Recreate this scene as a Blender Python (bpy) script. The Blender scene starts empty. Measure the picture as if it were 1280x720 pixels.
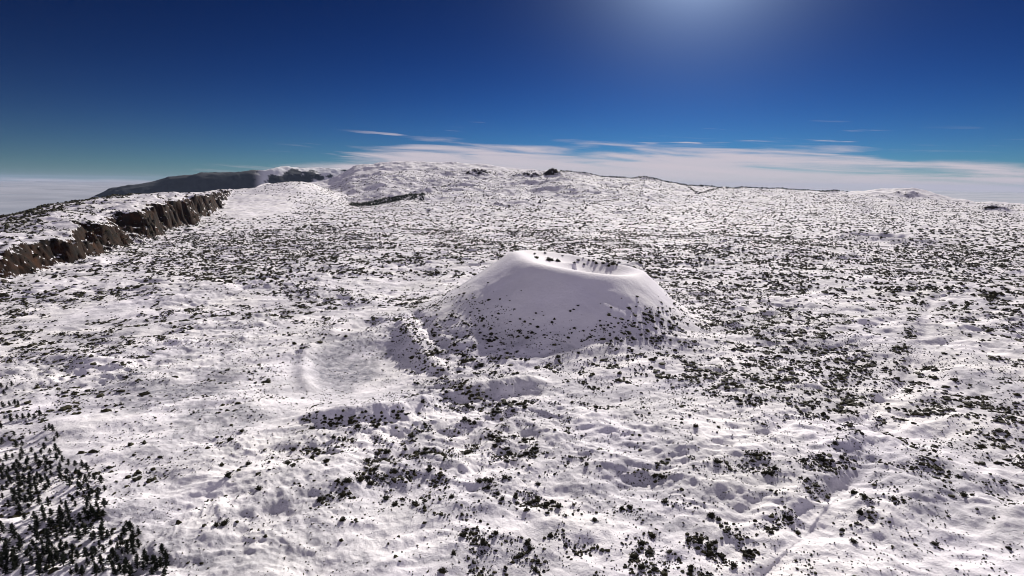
import bpy, math, random
import numpy as np
from mathutils import Matrix, Vector

SC = bpy.context.scene
COL = SC.collection
R = math.radians

# ---------------------------------------------------------------- camera
CAM_H = 150.0
F_PX = 700.0                      # focal length for a 1280 px wide frame
PITCH = math.atan((360 - 230) / F_PX)
ROLL = R(0.62)
cam_d = bpy.data.cameras.new('camera')
cam_d.sensor_width = 36.0
cam_d.lens = 36.0 * F_PX / 1280
cam_d.clip_start = 1.0
cam_d.clip_end = 400000.0
cam = bpy.data.objects.new('camera', cam_d)
COL.objects.link(cam)
CAM_M = Matrix.Rotation(math.pi / 2 - PITCH, 4, 'X') @ Matrix.Rotation(ROLL, 4, 'Z')
cam.matrix_world = Matrix.Translation((0, 0, CAM_H)) @ CAM_M
SC.camera = cam
M3 = np.array(CAM_M.to_3x3())

# ---------------------------------------------------------------- light
SUN_EL = R(22.8)
SUN_AZ = R(17.0)                  # to the right of the view direction (+Y)
EXPOSURE = 0.53
w = bpy.data.worlds.new('World'); SC.world = w
w.use_nodes = True
wn = w.node_tree.nodes; wl = w.node_tree.links
wn.clear()
w_out = wn.new('ShaderNodeOutputWorld')
w_bg = wn.new('ShaderNodeBackground')
w_bg.inputs['Strength'].default_value = 0.1
sky = wn.new('ShaderNodeTexSky')
sky.sky_type = 'NISHITA'
sky.sun_disc = False
sky.sun_elevation = SUN_EL
sky.sun_rotation = SUN_AZ
sky.altitude = 3000
sky.air_density = 1.0
sky.dust_density = 0.35
sky.ozone_density = 4.0


def wnode(t, **kw):
    n = wn.new(t)
    for k, v in kw.items():
        setattr(n, k, v)
    return n


def wmath(op, a, b=None, c=None, clamp=False):
    n = wn.new('ShaderNodeMath'); n.operation = op; n.use_clamp = clamp
    for i, v in enumerate((a, b, c)):
        if v is None: continue
        if isinstance(v, (int, float)): n.inputs[i].default_value = v
        else: wl.new(v, n.inputs[i])
    return n.outputs[0]


# deep, saturated high-altitude blue: normalise, raise the contrast, scale back
def wscale(col, k):
    n = wn.new('ShaderNodeVectorMath'); n.operation = 'SCALE'; n.inputs['Scale'].default_value = k
    wl.new(col, n.inputs[0]); return n.outputs[0]


gam = wnode('ShaderNodeGamma'); gam.inputs['Gamma'].default_value = 2.3
wl.new(wscale(sky.outputs[0], 0.03), gam.inputs[0])
sk = wn.new('ShaderNodeVectorMath'); sk.operation = 'MULTIPLY'
wl.new(gam.outputs[0], sk.inputs[0]); sk.inputs[1].default_value = (13.0, 31.0, 37.0)
sky_col = sk.outputs[0]
# thin cloud streaks low over the horizon, laid out by azimuth and elevation on the sky
tc = wnode('ShaderNodeTexCoord')
sep = wnode('ShaderNodeSeparateXYZ'); wl.new(tc.outputs['Generated'], sep.inputs[0])
az = wmath('ARCTAN2', sep.outputs[0], sep.outputs[1])
el = wmath('ARCSINE', sep.outputs[2])
comb = wnode('ShaderNodeCombineXYZ')
# the streaks dip towards the right
el_t = wmath('ADD', el, wmath('MULTIPLY', az, 0.045))
wl.new(wmath('MULTIPLY', az, 5.0), comb.inputs[0])
wl.new(wmath('MULTIPLY', el_t, 75.0), comb.inputs[1])
cn = wnode('ShaderNodeTexNoise'); cn.inputs['Scale'].default_value = 1.0
cn.inputs['Detail'].default_value = 7.0; cn.inputs['Roughness'].default_value = 0.55
cn.inputs['Distortion'].default_value = 0.5
wl.new(comb.outputs[0], cn.inputs['Vector'])
# upper edge of the bank, in degrees of elevation over azimuth (-60..60 deg)
fc = wnode('ShaderNodeFloatCurve')
azn = wmath('ADD', wmath('MULTIPLY', az, 1 / R(120)), 0.5)
pts = [(-60, -1.5), (-34, -0.8), (-24, 0.0), (-18, 1.2), (-14, 2.5), (-8, 3.3), (0, 3.5), (5, 3.2), (9, 3.0), (13, 3.3), (18, 3.6),
       (24, 3.0), (29, 2.6), (33, 2.0), (36, 1.5), (39, 1.5), (42, 1.0), (60, 0.5)]
cv = fc.mapping.curves[0]
cv.points[0].location = (0.0, 0.5 + pts[0][1] / 10)
cv.points[1].location = (1.0, 0.5 + pts[-1][1] / 10)
for a_, e_ in pts[1:-1]:
    cv.points.new(a_ / 120 + 0.5, 0.5 + e_ / 10)
fc.mapping.update()
wl.new(azn, fc.inputs['Value'])
edge = wmath('MULTIPLY', wmath('SUBTRACT', fc.outputs[0], 0.5), 10 * math.pi / 180)
dd = wmath('SUBTRACT', edge, el)                                    # >0 under the edge
dd2 = wmath('ADD', wmath('MULTIPLY', dd, 1 / R(1.5)), wmath('MULTIPLY', wmath('SUBTRACT', cn.outputs[0], 0.5), 4.2))
mr = wnode('ShaderNodeMapRange'); mr.interpolation_type = 'SMOOTHSTEP'
mr.inputs['From Min'].default_value = -0.7; mr.inputs['From Max'].default_value = 0.7
wl.new(dd2, mr.inputs['Value'])
# texture inside the bank
cn2 = wnode('ShaderNodeMapRange'); cn2.inputs['From Min'].default_value = 0.3; cn2.inputs['From Max'].default_value = 0.7
cn2.inputs['To Min'].default_value = 0.8; cn2.inputs['To Max'].default_value = 0.98
wl.new(cn.outputs[0], cn2.inputs['Value'])
# a few separate wisps above the bank
comb3 = wnode('ShaderNodeCombineXYZ')
wl.new(wmath('MULTIPLY', az, 7.0), comb3.inputs[0]); wl.new(wmath('MULTIPLY', el_t, 150.0), comb3.inputs[1]); comb3.inputs[2].default_value = 4.7
cn3 = wnode('ShaderNodeTexNoise'); cn3.inputs['Scale'].default_value = 1.0; cn3.inputs['Detail'].default_value = 5.0
wl.new(comb3.outputs[0], cn3.inputs['Vector'])
w1 = wnode('ShaderNodeMapRange'); w1.interpolation_type = 'SMOOTHSTEP'
w1.inputs['From Min'].default_value = 0.62; w1.inputs['From Max'].default_value = 0.72; wl.new(cn3.outputs[0], w1.inputs['Value'])
w2 = wnode('ShaderNodeMapRange'); w2.interpolation_type = 'SMOOTHSTEP'
w2.inputs['From Min'].default_value = R(-3.6); w2.inputs['From Max'].default_value = R(-0.8); wl.new(dd, w2.inputs['Value'])
w3 = wnode('ShaderNodeMapRange'); w3.interpolation_type = 'SMOOTHSTEP'
w3.inputs['From Min'].default_value = R(-30); w3.inputs['From Max'].default_value = R(-14); wl.new(az, w3.inputs['Value'])
wisp = wmath('MULTIPLY', wmath('MULTIPLY', w1.outputs[0], w2.outputs[0]), wmath('MULTIPLY', w3.outputs[0], 0.75))
cmask = wmath('MAXIMUM', wmath('MULTIPLY', mr.outputs[0], cn2.outputs[0], clamp=True), wisp, clamp=True)
ccol = wnode('ShaderNodeRGB'); ccol.outputs[0].default_value = (4.3, 3.85, 4.25, 1)
mixc = wnode('ShaderNodeMix'); mixc.data_type = 'RGBA'
wl.new(cmask, mixc.inputs['Factor'])
# paler air low over the horizon
hz = wmath('MULTIPLY', wmath('POWER', 2.718, wmath('MULTIPLY', wmath('MAXIMUM', el, 0.0), -1 / R(2.6))), 0.34)
mixh = wnode('ShaderNodeMix'); mixh.data_type = 'RGBA'
wl.new(hz, mixh.inputs['Factor']); wl.new(sky_col, mixh.inputs[6]); mixh.inputs[7].default_value = (1.9, 2.5, 2.9, 1)
# forward-scattered glow round the sun
sd_ = wnode('ShaderNodeVectorMath'); sd_.operation = 'DOT_PRODUCT'
nrm = wnode('ShaderNodeVectorMath'); nrm.operation = 'NORMALIZE'; wl.new(tc.outputs['Generated'], nrm.inputs[0])
wl.new(nrm.outputs[0], sd_.inputs[0])
sd_.inputs[1].default_value = (math.sin(SUN_AZ) * math.cos(SUN_EL), math.cos(SUN_AZ) * math.cos(SUN_EL), math.sin(SUN_EL))
ang = wmath('ARCCOSINE', wmath('MINIMUM', sd_.outputs['Value'], 0.99999))
glow = wmath('ADD', wmath('MULTIPLY', wmath('POWER', 2.718, wmath('MULTIPLY', ang, -1 / R(3.3))), 13.0),
             wmath('MULTIPLY', wmath('POWER', 2.718, wmath('MULTIPLY', ang, -1 / R(9.0))), 0.28))
gv = wnode('ShaderNodeVectorMath'); gv.operation = 'SCALE'; gv.inputs[0].default_value = (0.75, 0.95, 1.25); wl.new(glow, gv.inputs['Scale'])
ga = wnode('ShaderNodeVectorMath'); ga.operation = 'ADD'; wl.new(mixh.outputs[2], ga.inputs[0]); wl.new(gv.outputs[0], ga.inputs[1])
wl.new(ga.outputs[0], mixc.inputs[6]); wl.new(ccol.outputs[0], mixc.inputs[7])
# unseen pale veil added to the sky behind the viewer, to fill the shade
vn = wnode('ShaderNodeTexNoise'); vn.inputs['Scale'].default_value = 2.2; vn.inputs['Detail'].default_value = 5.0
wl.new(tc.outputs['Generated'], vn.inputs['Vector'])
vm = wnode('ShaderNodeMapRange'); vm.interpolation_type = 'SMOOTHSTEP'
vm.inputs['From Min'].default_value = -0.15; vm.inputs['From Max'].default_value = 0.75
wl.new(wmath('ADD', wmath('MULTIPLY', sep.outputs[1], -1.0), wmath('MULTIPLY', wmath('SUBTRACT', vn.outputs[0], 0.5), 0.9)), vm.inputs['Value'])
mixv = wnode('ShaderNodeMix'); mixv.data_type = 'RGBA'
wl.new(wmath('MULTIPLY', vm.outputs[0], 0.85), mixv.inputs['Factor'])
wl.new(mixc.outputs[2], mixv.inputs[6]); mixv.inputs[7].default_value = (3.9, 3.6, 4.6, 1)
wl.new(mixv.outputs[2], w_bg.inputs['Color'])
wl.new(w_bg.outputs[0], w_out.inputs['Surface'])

sun_d = bpy.data.lights.new('sun', 'SUN')
sun_d.energy = 5.0
sun_d.angle = R(0.53)
sun_d.color = (1.0, 0.95, 0.87)
sun = bpy.data.objects.new('sun', sun_d); COL.objects.link(sun)
sdir = Vector((math.sin(SUN_AZ) * math.cos(SUN_EL), math.cos(SUN_AZ) * math.cos(SUN_EL), math.sin(SUN_EL)))
sun.rotation_euler = sdir.to_track_quat('Z', 'Y').to_euler()
sun.location = (0, 0, 600)

vs = SC.view_settings
vs.view_transform = 'Standard'; vs.look = 'None'; vs.gamma = 1.0; vs.use_curve_mapping = False
vs.exposure = EXPOSURE
SC.cycles.volume_bounces = 0
SC.cycles.max_bounces = 5
SC.cycles.filter_width = 1.0

# ---------------------------------------------------------------- geometry of the survey: pixel <-> ground


def ray(px, py):
    d = M3 @ np.array([(px - 640) / F_PX, -(py - 360) / F_PX, -1.0])
    return d


def G(px, py, z=0.0):
    """ground point seen at a point of the photograph, on the level z"""
    d = ray(px, py)
    t = (z - CAM_H) / d[2]
    return np.array([d[0] * t, d[1] * t])


def project(x, y, z):
    p = np.stack([x, y, z - CAM_H], -1) @ M3        # world -> camera (M3 orthonormal, p@M3 = M3^T p)
    return 640 + F_PX * p[..., 0] / -p[..., 2], 360 - F_PX * p[..., 1] / -p[..., 2]


rng = np.random.default_rng(7)
PERM = rng.permutation(4096).astype(np.int64)
GRAD = rng.uniform(0, 2 * np.pi, 4096)
GX, GY = np.cos(GRAD), np.sin(GRAD)


def perlin(x, y, seed=0):
    xi = np.floor(x).astype(np.int64); yi = np.floor(y).astype(np.int64)
    xf = x - xi; yf = y - yi
    u = xf * xf * xf * (xf * (xf * 6 - 15) + 10); v = yf * yf * yf * (yf * (yf * 6 - 15) + 10)

    def g(ix, iy, fx, fy):
        h = PERM[(PERM[(ix + seed * 131) & 4095] + iy) & 4095]
        return GX[h] * fx + GY[h] * fy
    a = g(xi, yi, xf, yf); b = g(xi + 1, yi, xf - 1, yf)
    c = g(xi, yi + 1, xf, yf - 1); d = g(xi + 1, yi + 1, xf - 1, yf - 1)
    return ((a * (1 - u) + b * u) * (1 - v) + (c * (1 - u) + d * u) * v) * 1.5


def fbm(x, y, scale, octv=4, seed=0, gain=0.5):
    s = np.zeros_like(x); a = 1.0; f = 1.0 / scale; t = 0
    for o in range(octv):
        s += a * perlin(x * f + 17.3 * o, y * f - 9.1 * o, seed + o); t += a
        a *= gain; f *= 2.03
    return s / t * 1.4


def ridged(x, y, scale, octv=3, seed=0):
    s = np.zeros_like(x); a = 1.0; f = 1.0 / scale; t = 0
    for o in range(octv):
        s += a * (1 - np.abs(perlin(x * f + 5.3 * o, y * f + 3.1 * o, seed + o)) * 2); t += a
        a *= 0.5; f *= 2.1
    return s / t


def sstep(t):
    t = np.clip(t, 0, 1); return t * t * (3 - 2 * t)


def poly_dist(x, y, P):
    """distance, arc fraction and side (+ = left of the line's travel) to a polyline"""
    best = np.full(x.shape, 1e18); frac = np.zeros(x.shape); side = np.zeros(x.shape)
    P = np.asarray(P); seg = np.hypot(*(P[1:] - P[:-1]).T); L = seg.sum(); acc = 0
    for i in range(len(P) - 1):
        a, b = P[i], P[i + 1]; d = b - a
        t = np.clip(((x - a[0]) * d[0] + (y - a[1]) * d[1]) / (d @ d), 0, 1)
        qx = x - a[0] - t * d[0]; qy = y - a[1] - t * d[1]
        q = qx * qx + qy * qy
        m = q < best
        best = np.where(m, q, best)
        frac = np.where(m, (acc + t * seg[i]) / L, frac)
        side = np.where(m, np.sign(d[0] * qy - d[1] * qx), side)
        acc += seg[i]
    return np.sqrt(best), frac, side


def PL(pts_, z=0.0):
    return np.array([G(a, b, z) for a, b in pts_])


# skyline of the high ground: (photo x, photo y, distance of the crest, where the rise starts)
SKY = np.array([
    (-700, 300, 1400, 3000), (-300, 300, 1500, 3000), (0, 278, 1900, 3000), (60, 264, 2270, 3000), (100, 256, 2620, 3000),
    (160, 246, 3380, 4000), (200, 241, 3900, 4500), (250, 239, 4400, 4700), (300, 236, 4900, 5000), (325, 232, 5500, 5200),
    (350, 230, 5800, 5300), (380, 230, 5900, 5200), (412, 225, 6000, 4700), (442, 208, 6200, 3700), (475, 203, 6200, 3000),
    (515, 201, 6200, 2700), (560, 203, 6100, 2600), (600, 205, 6000, 2500), (640, 210, 5800, 2400), (675, 213, 5600, 2400),
    (700, 213, 5400, 2400), (730, 218, 5200, 2400), (770, 222, 5100, 2500), (805, 221, 5100, 2500), (830, 227, 5100, 2600),
    (860, 232, 5200, 2600), (900, 234, 5400, 2700), (960, 236, 5600, 2800), (1010, 238, 5800, 2900), (1060, 240, 6000, 3000),
    (1095, 236, 6000, 4200), (1140, 235, 6000, 4500), (1165, 240, 6000, 4200), (1190, 248, 6000, 3500), (1220, 252, 5800, 3500),
    (1280, 254, 5800, 3600), (1500, 262, 5600, 3600), (2100, 290, 5200, 3600)], float)
_az, _zr = [], []
for px_, py_, D_, s_ in SKY:
    d_ = ray(px_, py_); _az.append(math.atan2(d_[0], d_[1])); _zr.append(CAM_H + D_ * d_[2] / math.hypot(d_[0], d_[1]))
_az = np.array(_az); _zr = np.array(_zr); _zr[:9] = 0.0
_dr = SKY[:, 2].copy(); _rs = SKY[:, 3].copy()

CLIFF = np.array([(-650, 450), (-728, 700), (-765, 880), (-795, 1040), (-890, 1300), (-1005, 1610), (-1085, 1900), (-1373, 2552), (-2198, 4558)], float)
_cs = np.hypot(*(np.asarray(CLIFF)[1:] - np.asarray(CLIFF)[:-1]).T); _cf = np.concatenate([[0], np.cumsum(_cs)]) / _cs.sum()
CLIFF_H = (np.append(_cf, 0)[:-1], [4, 18, 34, 48, 62, 74, 84, 84, 30])
CLIFF_C = [0.0, .25, .7, 1, 1, 1, 1, 1, .6]
LEFT_RIDGE = PL([(498, 408), (512, 428), (530, 448), (548, 462), (572, 474)])
LEFT_RIDGE2 = PL([(512, 392), (528, 412), (545, 436), (566, 446)])
WEST_RIM = PL([(392, 432), (381, 447), (379, 464), (386, 480)])
NORTH_RIM = PL([(400, 424), (430, 410), (470, 402), (500, 408)])
FRONT_RIDGE = PL([(360, 512), (392, 520), (450, 521), (500, 514), (545, 499), (590, 489), (640, 484), (700, 476)])
GULLY = PL([(1166, 372), (1156, 400), (1152, 440), (1132, 474), (1102, 498), (1085, 520), (1094, 552), (1078, 585), (1046, 622), (1000, 672), (950, 715), (900, 760)])
GULLY2 = PL([(1100, 535), (1150, 570), (1185, 600), (1205, 640)])
CONE = G(722, 398) + np.array([2.0, 36.0])
CONE_X, CONE_Y = CONE
HOLE = G(445, 458)
HILL = G(372, 232, 120.0)
CR2 = G(1103, 301)


def cone_fields(x, y):
    dx = x - CONE_X; dy = y - CONE_Y
    rho = np.hypot(dx, dy); th = np.arctan2(dy, dx)          # 0 = right, pi = left, -pi/2 = towards the camera
    warp = 1 + 0.035 * np.sin(3 * th + 1.2) + 0.025 * np.sin(5 * th + 0.3)
    rim = 76.0 * warp * (1 - 0.02 * np.cos(th))
    rb = rim + 80 - 26 * np.cos(th) + 34 * np.maximum(0, -np.sin(th)) + 8 * np.sin(2 * th)
    hr = 62.5 + 3.0 * np.sin(th) - 8.0 * np.cos(th) + 3.5 * np.cos(th + 2.2)
    return rho, th, rim, rb, hr


def height(x, y):
    r = np.hypot(x, y); az_ = np.arctan2(x, y)
    Dr = np.interp(az_, _az, _dr); Zr = np.interp(az_, _az, _zr); Rs = np.interp(az_, _az, _rs)
    # gentle relief of the lava plain under the snow
    wx = x + 14 * fbm(x, y, 60, 2, 11); wy = y + 14 * fbm(x, y, 60, 2, 23)
    z = 5.0 * fbm(x, y, 420, 3, 31)
    lump = fbm(wx, wy, 46, 4, 41)
    rough = sstep((fbm(x, y, 230, 3, 51) + 0.25) / 0.7)
    z += (1.5 + 2.1 * rough) * lump
    z += (0.5 + 1.4 * rough) * ridged(wx * 0.55, wy * 1.15 + 0.25 * wx, 25, 4, 61)
    z += 2.6 * rough * ridged(wx * 0.5, wy - 0.3 * wx, 75, 2, 65)
    small = np.clip(1 - r / 1800, 0, 1)
    z += small * (0.4 + 0.5 * rough) * fbm(x, y, 7.0, 3, 71)
    # long drifts
    ca, sa = math.cos(0.55), math.sin(0.55)
    z += 2.3 * fbm((x * ca + y * sa) * 0.35, (-x * sa + y * ca), 24, 3, 81)
    # farther off the plain is a little lumpier
    far = sstep((r - 900) / 2500)
    z += far * 7 * fbm(x, y * 0.6, 190, 4, 91)
    # cinder cone with its crater
    rho, th, rim, rb, hr = cone_fields(x, y)
    t = (rho - rim) / (rb - rim)
    k = 0.13
    lin = 1 - t
    outer = hr * (k * np.logaddexp(0, np.clip(lin, -8, 8) / k) - 0.0)
    depth = 14.0
    inner = hr - depth * (1 - np.clip(rho / rim, 0, 1) ** 2)
    # rounded rim: smooth minimum of the outer slope and the inner bowl
    ks = 4.4
    bowl = np.where(rho < rim * 1.35, hr + (np.clip(rho / rim, 0, 1.35) ** 2 - 1) * depth, 1e3)
    m = np.minimum(outer, bowl)
    cone = np.where(bowl < 900, m - ks * np.log(np.exp(-(np.minimum(outer - m, 60)) / ks) + np.exp(-(np.minimum(bowl - m, 60)) / ks)), outer)
    cmask = sstep((1.1 - t) / 0.45)
    z = z * (1 - 0.88 * cmask) + cone + cmask * sstep(t * 2) * (0.5 * fbm(th * 40, rho * 0.25, 6, 3, 461) + 0.9 * fbm(x, y, 38, 3, 462))
    # saucer west of the cone, and the low ridges around it
    hx = (x - HOLE[0]) / 50.0; hy = (y - HOLE[1]) / 72.0
    hd = hx * hx + hy * hy
    z = z * (1 - 0.75 * np.exp(-(hd * 0.8) ** 2))
    z += -10.0 * np.exp(-hd ** 2 * 1.0) * (1 + 0.15 * lump)
    def ridge(P, h, wd, wd2=None):
        d, f, s = poly_dist(x, y, P)
        d = d + 2.0 * lump
        ww = wd if wd2 is None else np.where(s > 0, wd2, wd)
        return h * np.exp(-(d / ww) ** 2) * sstep(np.minimum(f, 1 - f) * 5 + 0.25)
    z += ridge(LEFT_RIDGE, 4.0, 8.0) + ridge(LEFT_RIDGE2, -3.2, 5.0) + ridge(WEST_RIM, 4.0, 7.0) + ridge(NORTH_RIM, 4.5, 12.0)
    d, f, s = poly_dist(x, y, FRONT_RIDGE)
    e = sstep(np.minimum(f, 1 - f) * 6)
    z += e * (5.4 * np.exp(-(d / 11.0) ** 2) + np.where(s < 0, -1.0, 0) * 2.0 * np.exp(-((d - 14) / 10.0) ** 2))
    # gullies
    d, f, s = poly_dist(x, y, GULLY)
    d = np.abs(d + 5 * fbm(x, y, 40, 2, 441))
    z += -(1.6 + 1.5 * fbm(x, y, 60, 2, 451)) * np.exp(-(d / 6.5) ** 2) + s * -0.9 * np.tanh(d / 9) * np.exp(-(d / 16) ** 2)
    d, f, s = poly_dist(x, y, GULLY2)
    z += -1.0 * np.exp(-((d + lump) / 4.0) ** 2)
    # second, low crater
    rr = np.hypot(x - CR2[0], (y - CR2[1]) * 0.8) / 92.0
    rr = rr * (1 + 0.10 * fbm(x, y, 70, 2, 101))
    z += 15 * np.exp(-((rr - 1) / 0.34) ** 2) - 16 * np.exp(-(rr / 0.62) ** 2)
    # upland to the left, ended by the cliff
    sc_ = np.clip(r / 1000, 0.7, 2.0)
    cw = 16 * fbm(x, y, 90, 3, 111) + 9.0 * fbm(x, y, 30, 3, 121) + 3 * fbm(x, y, 9, 2, 125)
    d, f, s = poly_dist(x, y, CLIFF)
    sd = d * np.where(s == 0, 1, s) + cw * sc_ * 0.7 + 8
    ch = np.interp(f, CLIFF_H[0], CLIFF_H[1]) * (1 + 0.22 * fbm(x, y, 160, 2, 133))
    crag = (0.45 + 0.55 * sstep((fbm(x, y, 150, 3, 131) + 0.35) / 0.5)) * np.interp(f, CLIFF_H[0], CLIFF_C)
    up = sstep(sd / ((24.0 + 70 * (1 - crag)) * sc_))
    up2 = sstep((sd - 10) / 600.0)
    ch = ch * sstep((1 - f) / 0.05 + 0.05)
    tgt = np.interp(az_, _az[[2, 3, 4, 5, 6, 7]], [40, 52, 62, 72, 80, 84])
    z += ch * up + (tgt - ch) * up2 * sstep((0.75 - f) / 0.3)
    z += up * (1 - up) * 4 * (9 * fbm(x, y, 26, 3, 141) + 5 * ridged(x, y, 13, 2, 145))
    z += sstep(sd / 40) * (1 - sstep((sd - 60) / 160)) * 3 * fbm(x, y, 40, 3, 147)
    # low ledges crossing the upland
    z += up2 * 0.8 * np.abs(fbm(x * 0.4 + y * 0.3, y, 120, 2, 149))
    # apron of drifted snow at its foot
    z += 16 * np.exp(-((np.minimum(sd, 0)) / 90.0) ** 2) * (1 - up) * sstep((f - 0.72) * 5)
    # smooth snow hill beyond it
    ux = (x - HILL[0]); uy = (y - HILL[1])
    hr_ = math.atan2(HILL[0], HILL[1]); c_, s_ = math.cos(hr_), math.sin(hr_)
    lx = ux * c_ - uy * s_; ly = ux * s_ + uy * c_
    z += 150 * np.exp(-(lx / np.where(lx < 0, 470, 300)) ** 2 - (ly / 900) ** 2)
    # the far rise and its crest
    t = np.clip((r - Rs) / np.maximum(Dr - Rs, 1), 0, 1)
    rise = np.clip(Zr, 0, None)
    zf = rise * (0.35 * t + 0.65 * t * t)
    nz = fbm(x, y, 900, 5, 151, 0.55)
    nr = ridged(x, y, 700, 4, 161)
    zf += np.clip(rise, 0, 320) * t * (1 - t) * (0.5 * nz + 0.5 * (nr - 0.5))
    zf += t * 17 * fbm(x, y, 190, 5, 171, 0.6)
    on = (Dr > Rs)
    z = z * (1 - 0.75 * np.where(on, sstep(t * 1.4), 0)) + np.where(on, zf, 0)
    # rock knob on the skyline
    for kx, ky, kd, ka, kw_ in ((668, 214, 5000, 34, 90), (690, 211, 5100, 52, 70), (655, 215, 5200, 26, 110), (600, 212, 5300, 30, 160), (1250, 254, 4600, 26, 90), (1136, 238, 5700, 20, 110)):
        d_ = ray(kx, ky); q_ = kd / math.hypot(d_[0], d_[1])
        e_ = ((x - d_[0] * q_) ** 2 + (y - d_[1] * q_) ** 2) / kw_ ** 2
        z += ka * np.exp(-e_ ** 1.6) * (1 + 0.8 * fbm(x, y, 60, 3, 175))
    # beyond the crest the land falls to the cloud sea
    drop = sstep((r - Dr) / 1700.0)
    edge_n = 60 * fbm(x, y, 800, 3, 181)
    drop = sstep((r - Dr + edge_n * np.where(on, 0.2, 1)) / 1700.0)
    z = z * (1 - drop) - 1100 * drop
    return z


def tag(o, label=None, cat=None, group=None, kind=None):
    if label: o['label'] = label
    if cat: o['category'] = cat
    if group: o['group'] = group
    if kind: o['kind'] = kind
    return o


def mesh_np(name, V, Fq, smooth=False, mat=None):
    me = bpy.data.meshes.new(name)
    V = np.asarray(V, np.float32); Fq = np.asarray(Fq, np.int32)
    n = Fq.shape[1]
    me.vertices.add(len(V)); me.vertices.foreach_set('co', V.ravel())
    me.loops.add(Fq.size); me.loops.foreach_set('vertex_index', Fq.ravel())
    me.polygons.add(len(Fq)); me.polygons.foreach_set('loop_start', np.arange(len(Fq), dtype=np.int32) * n)
    me.update(calc_edges=True)
    me.polygons.foreach_set('use_smooth', np.full(len(Fq), smooth))
    me.update()
    if mat: me.materials.append(mat)
    return me


# ---------------------------------------------------------------- materials
def mat_new(name):
    m = bpy.data.materials.new(name); m.use_nodes = True
    nt = m.node_tree; nt.nodes.clear()
    return m, nt, nt.nodes, nt.links


def ramp(N, stops):
    n = N.new('ShaderNodeValToRGB')
    e = n.color_ramp.elements
    e[0].position, e[0].color = stops[0][0], stops[0][1]
    e[1].position, e[1].color = stops[-1][0], stops[-1][1]
    for p, c in stops[1:-1]:
        k = e.new(p); k.color = c
    return n


def g4(v, b=1.0): return (v, v, v * b, 1)


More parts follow.
